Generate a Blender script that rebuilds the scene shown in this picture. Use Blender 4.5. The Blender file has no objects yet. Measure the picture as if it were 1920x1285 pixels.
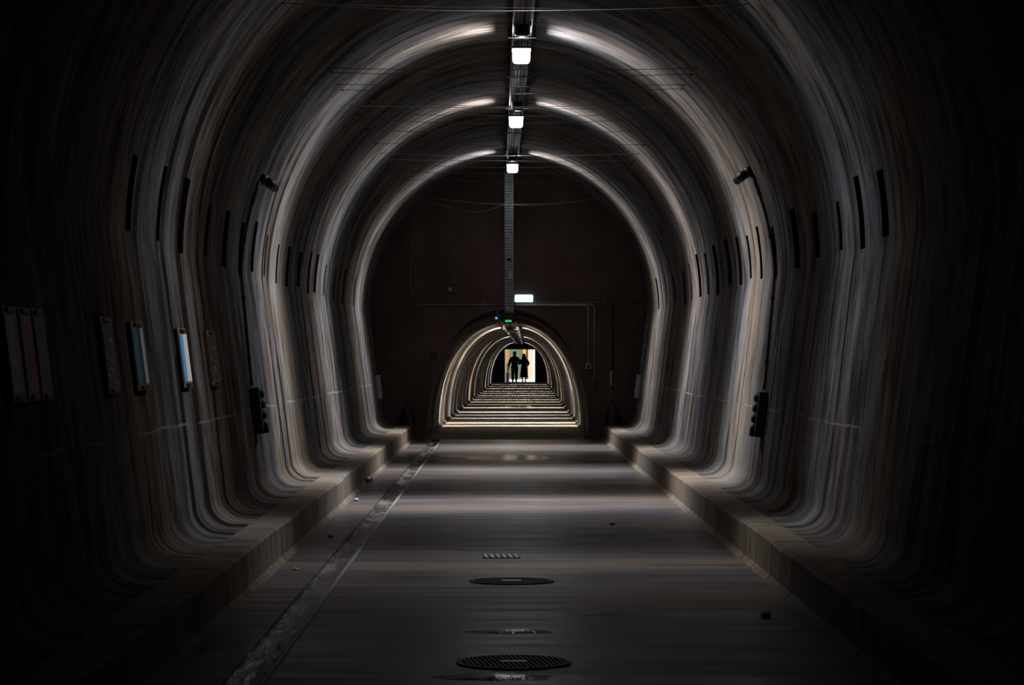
import bpy, bmesh, math, random
from mathutils import Vector, Matrix, noise
PI = math.pi
R = math.radians
sc = bpy.context.scene
col = sc.collection
# ------------------------------------------------------------------ camera, light, exposure
EYE = 1.60
FPX = 2667.0                      # focal length in pixels of the 1920 px wide frame (50 mm)
cam_data = bpy.data.cameras.new('camera')
cam_data.sensor_width = 36.0
cam_data.lens = FPX * 36.0 / 1920.0
cam_data.clip_end = 400
cam = bpy.data.objects.new('camera', cam_data)
cam.location = (0, 0, EYE)
cam.rotation_euler = (R(90.505), 0, R(-0.322))
col.objects.link(cam)
sc.camera = cam
sc.view_settings.view_transform = 'Standard'
sc.view_settings.look = 'None'
sc.view_settings.exposure = 0.0
sc.view_settings.gamma = 1.0
sc.view_settings.use_curve_mapping = False
sc.cycles.max_bounces = 6
sc.cycles.diffuse_bounces = 2
sc.cycles.glossy_bounces = 3
sc.cycles.transparent_max_bounces = 12
sc.cycles.sample_clamp_indirect = 3.0
sc.cycles.sample_clamp_direct = 0.0
sc.cycles.caustics_reflective = False
sc.cycles.caustics_refractive = False
world = bpy.data.worlds.new('sky'); sc.world = world; world.use_nodes = True
wb = world.node_tree.nodes['Background']
wb.inputs['Color'].default_value = (0.80, 0.90, 1.0, 1); wb.inputs['Strength'].default_value = 1.3
sun_d = bpy.data.lights.new('sun', 'SUN'); sun_d.energy = 4.5; sun_d.angle = R(1.0); sun_d.color = (1.0, 0.96, 0.88)
sun = bpy.data.objects.new('sun', sun_d); sun.rotation_euler = (R(38), 0, R(-22)); sun.location = (0, 80, 20); col.objects.link(sun)

# lamp tuning (the hall lamps and the passage lamps carry their own light, see make_lamp)
HALL_POWER = 3600.0
PASS_POWER = 4200.0
COOL = (0.93, 0.96, 1.0)
NEUTRAL = (1.0, 0.95, 0.90)
WARM = (1.0, 0.80, 0.50)

# ------------------------------------------------------------------ helpers
class MB:
    """collects shapes and links them as ONE mesh object"""
    def __init__(s): s.v = []; s.f = []; s.uv = []; s.sm = []
    def add(s, verts, faces, smooth=False, uvs=None):
        o = len(s.v); s.v += [tuple(p) for p in verts]
        for i, f in enumerate(faces):
            s.f.append([o + k for k in f]); s.sm.append(smooth)
            s.uv.append(uvs[i] if uvs else None)
        return s
    def box(s, c, d, rot=None, bev=0.0):
        bm = bmesh.new(); bmesh.ops.create_cube(bm, size=1.0)
        for v in bm.verts: v.co = Vector((v.co.x * d[0], v.co.y * d[1], v.co.z * d[2]))
        if bev > 0: bmesh.ops.bevel(bm, geom=bm.edges[:], offset=bev, segments=2, affect='EDGES', profile=0.5)
        M = Matrix.Translation(Vector(c)) @ (rot.to_4x4() if rot is not None else Matrix())
        bm.transform(M); bm.verts.index_update()
        s.add([v.co[:] for v in bm.verts], [[v.index for v in f.verts] for f in bm.faces])
        bm.free(); return s
    def tube(s, path, r, n=8, cap=True, smooth=True):
        P = [Vector(p) for p in path]; rs = r if isinstance(r, (list, tuple)) else [r] * len(P)
        vs = []; fs = []; prev = None
        for i, p in enumerate(P):
            a = P[max(i - 1, 0)]; b = P[min(i + 1, len(P) - 1)]
            t = (b - a).normalized()
            if prev is None:
                prev = Vector((0, 0, 1)) if abs(t.z) < .9 else Vector((1, 0, 0))
            u = (prev - t * prev.dot(t)).normalized(); prev = u; w = t.cross(u)
            for k in range(n):
                an = 2 * PI * k / n
                vs.append(p + (u * math.cos(an) + w * math.sin(an)) * rs[i])
        for i in range(len(P) - 1):
            for k in range(n):
                fs.append([i * n + k, i * n + (k + 1) % n, (i + 1) * n + (k + 1) % n, (i + 1) * n + k])
        if cap:
            fs.append(list(range(n))[::-1]); fs.append([(len(P) - 1) * n + k for k in range(n)])
        return s.add(vs, fs, smooth)
    def lathe(s, prof, c=(0, 0, 0), n=24, axis='z', smooth=True):
        """prof: list of (radius, height)"""
        vs = []; fs = []
        for (r, h) in prof:
            for k in range(n):
                a = 2 * PI * k / n
                p = (r * math.cos(a), r * math.sin(a), h)
                if axis == 'y': p = (p[0], p[2], p[1])
                if axis == 'x': p = (p[2], p[0], p[1])
                vs.append((p[0] + c[0], p[1] + c[1], p[2] + c[2]))
        for i in range(len(prof) - 1):
            for k in range(n):
                fs.append([i * n + k, i * n + (k + 1) % n, (i + 1) * n + (k + 1) % n, (i + 1) * n + k])
        if prof[0][0] > 1e-4: fs.append(list(range(n))[::-1])
        if prof[-1][0] > 1e-4: fs.append([(len(prof) - 1) * n + k for k in range(n)])
        return s.add(vs, fs, smooth)
    def build(s, name, mat, parent=None, fix=True):
        me = bpy.data.meshes.new(name); me.from_pydata(s.v, [], s.f)
        for p, q in zip(me.polygons, s.sm): p.use_smooth = q
        if any(u is not None for u in s.uv):
            l = me.uv_layers.new(name='UVMap')
            for p, u in zip(me.polygons, s.uv):
                if u is None: continue
                for k, li in enumerate(p.loop_indices): l.data[li].uv = u[k]
        if fix:
            bm = bmesh.new(); bm.from_mesh(me); bmesh.ops.recalc_face_normals(bm, faces=bm.faces[:]); bm.to_mesh(me); bm.free()
        me.materials.append(mat); me.update()
        o = bpy.data.objects.new(name, me); col.objects.link(o)
        if parent is not None: o.parent = parent
        return o

def tag(o, label=None, cat=None, group=None, kind=None):
    if label: o['label'] = label
    if cat: o['category'] = cat
    if group: o['group'] = group
    if kind: o['kind'] = kind
    return o
def struct(o, label=None, cat=None):
    return tag(o, label, cat, kind='structure')
def thing(name, label, cat, loc=(0, 0, 0), rz=0.0, group=None):
    o = bpy.data.objects.new(name, None); o.empty_display_size = .1
    o.location = loc; o.rotation_euler = (0, 0, rz); col.objects.link(o)
    return tag(o, label, cat, group)
def dup(root, loc, rz, label, group=None):
    r = root.copy(); col.objects.link(r); r.location = loc; r.rotation_euler = (0, 0, rz); r['label'] = label
    if group: r['group'] = group
    for ch in list(root.children):
        c = ch.copy(); col.objects.link(c); c.parent = r
        for g in list(ch.children):
            d = g.copy(); col.objects.link(d); d.parent = c
    return r

# ------------------------------------------------------------------ materials
class NT:
    def __init__(s, name):
        s.m = bpy.data.materials.new(name); s.m.use_nodes = True
        s.t = s.m.node_tree; s.n = s.t.nodes; s.b = s.n['Principled BSDF']
    def node(s, typ, **kw):
        n = s.n.new(typ)
        for k, v in kw.items(): setattr(n, k, v)
        return n
    def link(s, a, b): s.t.links.new(a, b)
    def coord(s, kind='Object', scale=(1, 1, 1), loc=(0, 0, 0)):
        tc = s.node('ShaderNodeTexCoord'); mp = s.node('ShaderNodeMapping')
        mp.inputs['Scale'].default_value = scale; mp.inputs['Location'].default_value = loc
        s.link(tc.outputs[kind], mp.inputs['Vector']); return mp.outputs['Vector']
    def noise(s, vec, scale=1, detail=6, rough=.55, dist=0):
        n = s.node('ShaderNodeTexNoise'); n.inputs['Scale'].default_value = scale
        n.inputs['Detail'].default_value = detail; n.inputs['Roughness'].default_value = rough
        n.inputs['Distortion'].default_value = dist
        s.link(vec, n.inputs['Vector']); return n.outputs['Fac']
    def ramp(s, fac, stops):
        r = s.node('ShaderNodeValToRGB'); e = r.color_ramp.elements
        while len(e) < len(stops): e.new(.5)
        for k, (p, c) in enumerate(stops):
            e[k].position = p; e[k].color = (c, c, c, 1) if not isinstance(c, tuple) else (*c, 1)
        s.link(fac, r.inputs['Fac']); return r.outputs['Color']
    def mix(s, fac, a, b, mode='MIX'):
        m = s.node('ShaderNodeMix', data_type='RGBA', blend_type=mode)
        for sock, v in ((m.inputs['Factor'], fac), (m.inputs['A'], a), (m.inputs['B'], b)): pass
        ins = [i for i in m.inputs if i.type == 'RGBA']; f = m.inputs[0]
        for sock, v in ((f, fac), (ins[0], a), (ins[1], b)):
            if isinstance(v, (int, float)): sock.default_value = v if sock is f else (v, v, v, 1)
            elif isinstance(v, tuple): sock.default_value = (*v, 1)
            else: s.link(v, sock)
        return [o for o in m.outputs if o.type == 'RGBA'][0]
    def math(s, op, a, b=0.0, clamp=False):
        n = s.node('ShaderNodeMath', operation=op, use_clamp=clamp)
        for k, v in ((0, a), (1, b)):
            if isinstance(v, (int, float)): n.inputs[k].default_value = v
            else: s.link(v, n.inputs[k])
        return n.outputs[0]
    def bump(s, h, strength=.3, dist=.02):
        b = s.node('ShaderNodeBump'); b.inputs['Strength'].default_value = strength; b.inputs['Distance'].default_value = dist
        s.link(h, b.inputs['Height']); s.link(b.outputs[0], s.b.inputs['Normal'])
    def set(s, **kw):
        for k, v in kw.items():
            sock = s.b.inputs[k]
            if isinstance(v, (int, float)): sock.default_value = v
            elif isinstance(v, tuple): sock.default_value = (*v, 1)
            else: s.link(v, sock)
        return s

def plain(name, c, rough=.6, metal=0.0, spec=.4, var=.25, scale=30):
    t = NT(name); n = t.noise(t.coord('Object'), scale, 4)
    k = t.ramp(n, [(.3, 1 - var), (.7, 1.0)])
    t.set(**{'Base Color': t.mix(1.0, c, k, 'MULTIPLY'), 'Roughness': rough, 'Metallic': metal, 'Specular IOR Level': spec})
    return t.m
def glow(name, c, strength):
    t = NT(name); t.set(**{'Base Color': (.6, .6, .6), 'Emission Color': c, 'Emission Strength': strength, 'Roughness': .4}); return t.m

# joints and cracks of the lining: distance along the hall (left wall; right wall = 57 + distance), half width, rust
CRACKS = [(10.55, .010, 1), (11.05, .016, 1), (11.75, .007, 1), (14.95, .010, 1), (15.30, .013, 1), (17.75, .012, 1), (18.35, .007, 1), (20.4, .010, 1), (21.7, .009, 0), (24.2, .010, 0),
          (67.9, .006, 0), (70.55, .007, 1), (72.2, .006, 1), (76.4, .006, 0), (80.6, .008, 1)]
def concrete_wall(name, warm=(.155, .124, .104), cool=(.112, .113, .122), dark=(.034, .026, .023), seed=0.0, rust=True):
    t = NT(name)
    fine = t.noise(t.coord('UV', (15, 1.9, 1), (seed, 0, 0)), 1, 9, .68, .5)
    mid = t.noise(t.coord('UV', (3.6, .42, 1), (seed + 7, 0, 0)), 1, 8, .66, .4)
    broad = t.noise(t.coord('UV', (.8, .20, 1), (seed + 3, 4, 0)), 1, 3, .5)
    blot = t.noise(t.coord('UV', (1.8, 1.0, 1), (seed, 9, 0)), 1, 7, .62)
    base = t.mix(t.ramp(broad, [(.42, 0.0), (.60, 1.0)]), warm, cool)
    base = t.mix(t.ramp(mid, [(.38, .88), (.53, 0.0)]), base, dark)
    base = t.mix(1.0, base, t.ramp(fine, [(.3, .55), (.5, .95), (.7, 1.35)]), 'MULTIPLY')
    base = t.mix(1.0, base, t.ramp(blot, [(.3, .66), (.65, 1.12)]), 'MULTIPLY')
    drip = t.noise(t.coord('UV', (8.5, .95, 1), (seed + 19, 6, 0)), 1, 9, .70, .5)
    base = t.mix(t.ramp(drip, [(.40, .85), (.49, 0.0)]), base, t.mix(1.0, base, (.34, .30, .28), 'MULTIPLY'))
    base = t.mix(t.ramp(drip, [(.56, 0.0), (.70, .5)]), base, t.mix(1.0, base, (1.9, 1.85, 1.8), 'MULTIPLY'))
    if rust:
        uv0 = t.node('ShaderNodeUVMap'); s0 = t.node('ShaderNodeSeparateXYZ'); t.link(uv0.outputs[0], s0.inputs[0])
        for (p, w_) in ((16.0, .95), (71.9, .85)):        # tan limewash bays beside the cracks
            q = t.math('DIVIDE', t.math('ABSOLUTE', t.math('SUBTRACT', t.math('ADD', s0.outputs[0], t.math('MULTIPLY', t.math('SUBTRACT', blot, .5), .8)), p)), w_)
            tan = t.math('MULTIPLY', t.ramp(q, [(.3, .48), (1.0, 0.0)]), t.math('SUBTRACT', 1.0, t.math('MULTIPLY', t.math('SUBTRACT', s0.outputs[1], 2.6), .5, clamp=True)))
            base = t.mix(tan, base, t.mix(1.0, (.185, .145, .108), t.ramp(t.math('ADD', t.math('MULTIPLY', fine, .5), t.math('MULTIPLY', drip, .5)), [(.36, .4), (.5, .95), (.62, 1.35)]), 'MULTIPLY'))
        uv = t.node('ShaderNodeUVMap'); sx = t.node('ShaderNodeSeparateXYZ'); t.link(uv.outputs[0], sx.inputs[0])
        wob = t.noise(t.coord('UV', (.9, .55, 1), (seed + 31, 2, 0)), 1, 5, .6)
        u = t.math('ADD', sx.outputs[0], t.math('MULTIPLY', t.math('SUBTRACT', wob, .5), .24))
        dn = None; rs = None
        for (p, w, r_) in CRACKS:
            q = t.math('DIVIDE', t.math('ABSOLUTE', t.math('SUBTRACT', u, p)), w * (3.6 if p < 50 else 2.2))
            dn = q if dn is None else t.math('MINIMUM', dn, q)
            if r_: rs = q if rs is None else t.math('MINIMUM', rs, q)
        gap = t.noise(t.coord('UV', (.3, 1.1, 1), (seed, 17, 0)), 1, 3)
        low = t.math('SUBTRACT', 1.0, t.math('MULTIPLY', t.math('SUBTRACT', sx.outputs[1], 3.6), 1.2, clamp=True))   # cracks end above the slots
        on = t.math('MULTIPLY', t.ramp(gap, [(.36, .5), (.46, 1.0)]), low)
        stain = t.math('MULTIPLY', t.ramp(t.math('MULTIPLY', rs, .24), [(.0, .8), (.55, 0.0)]), low)
        base = t.mix(stain, base, (.105, .058, .026))
        base = t.mix(t.math('MULTIPLY', t.ramp(t.math('MULTIPLY', dn, .5), [(.6, 1.0), (1.0, 0.0)]), on), base, (.018, .012, .009))
        # pale seam of the pour low on the walls
        sv = t.math('ADD', sx.outputs[1], t.math('MULTIPLY', t.math('SUBTRACT', wob, .5), .10))
        sm_ = t.math('ABSOLUTE', t.math('SUBTRACT', sv, 1.02))
        sg = t.noise(t.coord('UV', (1.3, .2, 1), (seed + 5, 3, 0)), 1, 2)
        base = t.mix(t.math('MULTIPLY', t.ramp(t.math('MULTIPLY', sm_, 20.0), [(.10, .55), (.24, 0.0)]), t.ramp(sg, [(.45, 0.0), (.55, 1.0)])), base, (.26, .24, .22))
    t.set(**{'Base Color': base, 'Roughness': .9, 'Specular IOR Level': .03})
    t.bump(t.math('ADD', fine, t.math('MULTIPLY', mid, .8)), .35, .03)
    return t.m

M = {}
M['wall'] = concrete_wall('streaked_concrete')
M['lining'] = concrete_wall('passage_concrete', (.175, .15, .122), (.135, .135, .14), (.05, .043, .037), 21.0, False)

def floor_mat():
    t = NT('wet_concrete_floor')
    st = t.noise(t.coord('Object', (.35, 7.0, 1)), 1, 7, .62, .4)
    br = t.noise(t.coord('Object', (.12, .9, 1), (3, 0, 0)), 1, 4, .55)
    bl = t.noise(t.coord('Object', (1.2, 1.2, 1), (0, 5, 0)), 1, 6, .6)
    c = t.mix(t.ramp(br, [(.40, 0.0), (.58, 1.0)]), (.118, .083, .064), (.062, .058, .066))
    c = t.mix(t.ramp(st, [(.38, .85), (.50, 0.0)]), c, (.030, .023, .021))
    c = t.mix(1.0, c, t.ramp(bl, [(.3, .75), (.7, 1.12)]), 'MULTIPLY')
    ro = t.ramp(t.math('ADD', t.math('MULTIPLY', br, .5), t.math('MULTIPLY', st, .5)), [(.38, .56), (.5, .42), (.62, .27)])
    t.set(**{'Base Color': c, 'Roughness': ro, 'Specular IOR Level': .45})
    t.bump(t.math('ADD', st, t.math('MULTIPLY', bl, .4)), .25, .02)
    return t.m
M['floor'] = floor_mat()
def dry_floor():
    t = NT('dry_passage_floor')
    st = t.noise(t.coord('Object', (.5, 3.0, 1)), 1, 6, .6); bl = t.noise(t.coord('Object', (1.5, 1.5, 1), (0, 5, 0)), 1, 6, .6)
    c = t.mix(t.ramp(st, [(.38, 0.0), (.6, 1.0)]), (.085, .078, .074), (.145, .132, .118))
    c = t.mix(1.0, c, t.ramp(bl, [(.3, .75), (.7, 1.12)]), 'MULTIPLY')
    t.set(**{'Base Color': c, 'Roughness': .85, 'Specular IOR Level': .02}); t.bump(bl, .2, .01); return t.m
M['floor_dry'] = dry_floor()
def ledge_mat():
    t = NT('ledge_concrete')
    g = t.noise(t.coord('Object', (2.2, 5.0, 2.2)), 1, 7, .62)
    dr = t.noise(t.coord('Object', (1, 11, .7)), 1, 6, .6)
    br = t.noise(t.coord('Object', (.6, .6, 1)), 1, 3)
    c = t.mix(t.ramp(br, [(.4, 0.0), (.6, 1.0)]), (.165, .122, .085), (.125, .104, .088))
    c = t.mix(t.ramp(g, [(.35, .6), (.5, 0.0)]), c, (.06, .043, .032))
    c = t.mix(1.0, c, t.ramp(dr, [(.32, .45), (.5, .9), (.7, 1.1)]), 'MULTIPLY')
    t.set(**{'Base Color': c, 'Roughness': .85, 'Specular IOR Level': .2}); t.bump(g, .5, .02); return t.m
M['ledge'] = ledge_mat()
def plaster_mat():
    t = NT('brown_end_plaster')
    a = t.noise(t.coord('Object', (1.3, 1, .9)), 1, 7, .6); b = t.noise(t.coord('Object', (.5, 1, .4), (4, 0, 2)), 1, 4)
    c = t.mix(t.ramp(a, [(.35, .0), (.65, 1.0)]), (.058, .035, .029), (.09, .060, .052))
    c = t.mix(t.ramp(b, [(.55, 0.0), (.72, .8)]), c, (.04, .025, .021))
    sp = t.noise(t.coord('Object', (5, 1, 5)), 1, 3); c = t.mix(t.ramp(sp, [(.70, 0.0), (.74, .9)]), c, (.02, .014, .012))
    t.set(**{'Base Color': c, 'Roughness': .9, 'Specular IOR Level': .2}); t.bump(a, .4, .02); return t.m
M['plaster'] = plaster_mat()
def gutter_mat():
    t = NT('wet_gutter')
    a = t.noise(t.coord('Object', (5, 1.6, 5)), 1, 6, .65); b = t.noise(t.coord('Object', (14, 5, 14)), 1, 5, .6)
    c = t.mix(t.ramp(a, [(.4, 0.0), (.6, 1.0)]), (.045, .036, .032), (.085, .075, .072))
    t.set(**{'Base Color': c, 'Roughness': t.ramp(a, [(.46, .13), (.6, .45)]), 'Specular IOR Level': 1.0})
    t.bump(t.math('ADD', a, t.math('MULTIPLY', b, .5)), .8, .05); return t.m
M['gutter'] = gutter_mat()
def water_mat():
    t = NT('puddle_water')
    a = t.noise(t.coord('Object', (9, 16, 1)), 1, 4, .6)
    t.set(**{'Base Color': (.02, .02, .024), 'Roughness': .11, 'Specular IOR Level': 1.0}); t.bump(a, .5, .012); return t.m
M['water'] = water_mat()
def tray_mat():
    t = NT('perforated_galvanised_tray')
    co = t.node('ShaderNodeTexCoord'); sx = t.node('ShaderNodeSeparateXYZ'); t.link(co.outputs['UV'], sx.inputs[0])
    u = t.math('FRACT', t.math('MULTIPLY', sx.outputs[0], 25.0)); v = t.math('FRACT', t.math('MULTIPLY', sx.outputs[1], 18.0))
    du = t.math('POWER', t.math('SUBTRACT', u, .5), 2.0); dv = t.math('POWER', t.math('SUBTRACT', v, .5), 2.0)
    d = t.math('ADD', du, dv); hole = t.math('LESS_THAN', d, .065)
    n = t.noise(t.coord('Object'), 12, 5)
    c = t.mix(1.0, (.34, .36, .37), t.ramp(n, [(.3, .55), (.7, 1.0)]), 'MULTIPLY')
    c = t.mix(hole, c, (.012, .012, .013))
    t.set(**{'Base Color': c, 'Roughness': .45, 'Metallic': t.math('MULTIPLY', t.math('SUBTRACT', 1.0, hole), .6)}); return t.m
M['tray'] = tray_mat()
M['cable'] = plain('grey_cable_sheath', (.30, .30, .31), .5)
M['cable_black'] = plain('black_cable_sheath', (.02, .02, .022), .5)
M['cable_tan'] = plain('tan_cable_sheath', (.42, .30, .20), .5)
M['recess_shade_kerb'] = plain('dark_recess_shade_and_kerb', (.022, .018, .016), .95, spec=.1)  # shade of the slot recesses as a near-black colour; also the kerb colour
M['black'] = plain('black_plastic', (.012, .012, .013), .45)
M['boxgrey'] = plain('dark_grey_box_plastic', (.055, .06, .062), .55)
M['palebox'] = plain('pale_grey_box_plastic', (.34, .35, .37), .5)
M['metal'] = plain('dull_steel', (.30, .31, .32), .4, .8)
M['darkmetal'] = plain('dark_cast_iron', (.022, .02, .019), .55, .5)
M['wire'] = plain('steel_wire', (.16, .145, .135), .5, .4)
M['conduit'] = plain('conduit_grey', (.16, .155, .15), .5)
M['stone'] = plain('stone_chip', (.26, .22, .19), .8)

def lens_mat(name, c, strength):
    # clear lens glowing in front of the light source inside it
    t = NT(name); em = t.node('ShaderNodeEmission'); tr = t.node('ShaderNodeBsdfTransparent'); ad = t.node('ShaderNodeAddShader')
    em.inputs['Color'].default_value = (*c, 1); em.inputs['Strength'].default_value = strength
    tr.inputs['Color'].default_value = (.97, .97, .97, 1)
    t.link(em.outputs[0], ad.inputs[0]); t.link(tr.outputs[0], ad.inputs[1])
    t.link(ad.outputs[0], t.n['Material Output'].inputs['Surface']); return t.m
M['lens_cool'] = lens_mat('lamp_lens_cool', (.92, .98, 1.0), 4.5)
M['lens_warm'] = lens_mat('lamp_lens_warm', (1.0, .93, .85), 4.0)
M['lens_cyan'] = lens_mat('lamp_lens_cyan', (.40, .82, 1.0), 2.5)
M['sign_cyan'] = glow('sign_face_cyan_white', (.50, .92, 1.0), 2.0)
M['sign_green'] = glow('sign_face_green', (.03, .75, .28), .6)
M['led_blue'] = glow('led_blue', (.05, .28, 1.0), 1.4)

# ------------------------------------------------------------------ hall cross-section
HC = 0.08                     # hall axis (x) beside the camera
Y0, Y1 = -7.0, 26.9           # hall runs from behind the camera to the end wall
LEDGE_X, LEDGE_Z = 1.815, 0.28
BASE_X, SPR_X, SPR_Z, APEX_Z, FIL = 2.37, 2.62, 2.40, 5.16, 0.20
def half_profile():
    """right half, from the ledge up to the crown: list of (x, z)"""
    p = [(BASE_X - FIL - .10, LEDGE_Z - .003), (BASE_X - FIL, LEDGE_Z)]
    for k in range(1, 9):
        a = k / 8 * (PI / 2 - .10)
        p.append((BASE_X - FIL + FIL * math.sin(a), LEDGE_Z + FIL * (1 - math.cos(a))))
    z = p[-1][1]; x = p[-1][0]; n = 44
    for k in range(1, n + 1):
        p.append((x + (SPR_X - x) * k / n, z + (SPR_Z - z) * k / n))
    n = 110
    for k in range(1, n + 1):
        a = k / n * PI / 2
        p.append((SPR_X * math.cos(a), SPR_Z + (APEX_Z - SPR_Z) * math.sin(a)))
    return p
HP = half_profile()
ARC = [0.0]
for a, b in zip(HP, HP[1:]): ARC.append(ARC[-1] + math.dist(a, b))
TOT = ARC[-1]
SPLIT = max(i for i, p in enumerate(HP) if p[1] < 3.25)
def wall_at(z, side, off=0.0):
    """point of the hall wall at height z: (x world, outward normal x, z)"""
    for (a, b) in zip(HP, HP[1:]):
        if a[1] <= z <= b[1] and b[1] > a[1] and a[0] > 2.0:
            t = (z - a[1]) / (b[1] - a[1]); x = a[0] + (b[0] - a[0]) * t
            d = Vector((b[0] - a[0], b[1] - a[1])).normalized(); n = Vector((d.y, -d.x))
            return HC + side * (x - n.x * off), z - n.y * off, (side * n.x, n.y)
    for (a, b) in zip(HP[80:], HP[81:]):
        if a[1] <= z <= b[1]:
            t = (z - a[1]) / (b[1] - a[1]); x = a[0] + (b[0] - a[0]) * t
            d = Vector((b[0] - a[0], b[1] - a[1])).normalized(); n = Vector((d.y, -d.x))
            return HC + side * (x - n.x * off), z - n.y * off, (side * n.x, n.y)

random.seed(5)
slots = {-1: [(9.6, .14), (10.4, .10), (11.2, .20), (12.1, .12), (12.9, .20), (13.65, .14), (14.35, .17), (15.1, .07), (15.85, .10),
              (16.6, .20), (17.5, .24), (18.4, .16), (19.1, .22), (20.0, .10), (21.2, .14), (22.4, .20), (24.0, .12)],
         1: [(10.05, .17), (10.7, .15), (11.4, .10), (12.2, .18), (13.05, .24), (14.15, .14), (14.85, .13), (15.5, .12), (16.2, .20),
             (17.0, .22), (17.9, .26), (18.8, .14), (19.5, .22), (20.4, .09), (21.2, .20), (22.4, .18), (23.6, .10), (24.8, .20)]}
def build_wall(name, side):
    us = set(); y = Y0
    while y < Y1 - .01: us.add(round(y, 4)); y += .34
    us.add(Y1); sl = []
    zr = [p[1] for p in HP]
    for (d, w) in slots[side]:
        d = d + random.uniform(-.04, .04)
        a, b = round(d - w / 2, 4), round(d + w / 2, 4)
        us = {u for u in us if not (a - .05 < u < b + .05)} | {a, b}
        z0 = 2.40 + random.uniform(-.03, .05); z1 = 2.93 + random.uniform(-.09, .07)
        j0 = min(range(len(HP)), key=lambda i: abs(zr[i] - z0) + (9 if HP[i][0] < 2 else 0)); j1 = min(range(j0, SPLIT), key=lambda i: abs(zr[i] - z1))
        sl.append((a, b, j0, j1))
    us = sorted(us); mb = MB(); rows = list(range(0, SPLIT + 1)); nu = len(us)
    vs = [(HC + side * HP[j][0], u, HP[j][1]) for j in rows for u in us]
    fs = []; uv = []
    def inside(i, j):
        return any(a - 1e-3 <= us[i] and us[i + 1] <= b + 1e-3 and j0 <= j < j1 for (a, b, j0, j1) in sl)
    off = 0 if side < 0 else 57.0
    for j in range(len(rows) - 1):
        for i in range(nu - 1):
            if inside(i, j): continue
            fs.append([j * nu + i, j * nu + i + 1, (j + 1) * nu + i + 1, (j + 1) * nu + i])
            q = [(us[i] + off, ARC[j]), (us[i + 1] + off, ARC[j]), (us[i + 1] + off, ARC[j + 1]), (us[i] + off, ARC[j + 1])]
            uv.append(q)
    mb.add(vs, fs, True, uv); n_wall = len(mb.f)
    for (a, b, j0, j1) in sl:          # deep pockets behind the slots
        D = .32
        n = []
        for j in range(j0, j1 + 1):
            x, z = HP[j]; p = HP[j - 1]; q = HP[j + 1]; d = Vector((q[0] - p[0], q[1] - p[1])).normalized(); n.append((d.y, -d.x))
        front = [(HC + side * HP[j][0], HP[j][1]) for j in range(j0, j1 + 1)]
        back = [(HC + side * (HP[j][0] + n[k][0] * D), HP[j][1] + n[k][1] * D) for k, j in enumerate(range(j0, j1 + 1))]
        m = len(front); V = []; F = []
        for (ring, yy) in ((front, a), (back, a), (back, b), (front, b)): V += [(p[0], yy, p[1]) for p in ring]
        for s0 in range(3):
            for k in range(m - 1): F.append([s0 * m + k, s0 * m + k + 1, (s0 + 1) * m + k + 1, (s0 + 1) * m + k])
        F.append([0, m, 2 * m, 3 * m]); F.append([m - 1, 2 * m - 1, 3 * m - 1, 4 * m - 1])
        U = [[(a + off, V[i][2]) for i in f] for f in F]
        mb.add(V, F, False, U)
    o = mb.build(name, M['wall'], fix=False); o.data.materials.append(M['recess_shade_kerb'])
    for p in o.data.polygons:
        if p.index >= n_wall: p.material_index = 1  # pocket faces coloured near black, so their shade is painted in
    return struct(o)
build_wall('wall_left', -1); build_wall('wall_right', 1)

# vault (ceiling)
mb = MB(); us = [Y0 + (Y1 - Y0) * k / 60 for k in range(61)]
idx = [(-1, j) for j in range(SPLIT, len(HP))] + [(1, j) for j in range(len(HP) - 2, SPLIT - 1, -1)]
vs = [(HC + s * HP[j][0], u, HP[j][1]) for (s, j) in idx for u in us]; fs = []; uv = []; nu = len(us)
def vv(k): s, j = idx[k]; return (ARC[j] if s < 0 else 2 * TOT - ARC[j])
for k in range(len(idx) - 1):
    right = idx[k + 1][0] > 0
    for i in range(nu - 1):
        fs.append([k * nu + i, k * nu + i + 1, (k + 1) * nu + i + 1, (k + 1) * nu + i])
        o_ = 57.0 if right else 0.0
        va, vb = (2 * TOT - vv(k), 2 * TOT - vv(k + 1)) if right else (vv(k), vv(k + 1))
        uv.append([(us[i] + o_, va), (us[i + 1] + o_, va), (us[i + 1] + o_, vb), (us[i] + o_, vb)])
mb.add(vs, fs, True, uv); struct(mb.build('ceiling', M['wall'], fix=False))

# ledges along both walls (rough front edge)
def ledge(name, side):
    mb = MB(); ys = [Y0 + (Y1 - Y0) * k / 170 for k in range(171)]; V = []; F = []
    for y in ys:
        j = noise.noise(Vector((y * .9, side * 5, 0))) * .022 + noise.noise(Vector((y * 3.1, side * 5, 2))) * .010
        jz = noise.noise(Vector((y * 1.3, side * 5, 7))) * .012
        bj = noise.noise(Vector((y * 2.0, side * 5, 9))) * .02
        prof = [(BASE_X + .06, LEDGE_Z - .09), (BASE_X - FIL - .05, LEDGE_Z - .012), (BASE_X - FIL - .12, LEDGE_Z + .001), (LEDGE_X + .022 + j, LEDGE_Z - .002 + jz), (LEDGE_X + j, LEDGE_Z - .02 + jz),
                (LEDGE_X + j * .7 - .005, .14), (LEDGE_X + j * .4 - .012, .04), (LEDGE_X - .05 + bj, .0), (LEDGE_X - .05 + bj, -.08), (BASE_X + .06, -.08)]
        V += [(HC + side * x, y, z) for (x, z) in prof]
    m = 10
    for i in range(len(ys) - 1):
        for k in range(m): F.append([i * m + k, i * m + (k + 1) % m, (i + 1) * m + (k + 1) % m, (i + 1) * m + k])
    F.append(list(range(m))); F.append([(len(ys) - 1) * m + k for k in range(m)])
    mb.add(V, F); return struct(mb.build(name, M['ledge']))
ledge('trim_1', -1); ledge('trim_2', 1)

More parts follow.
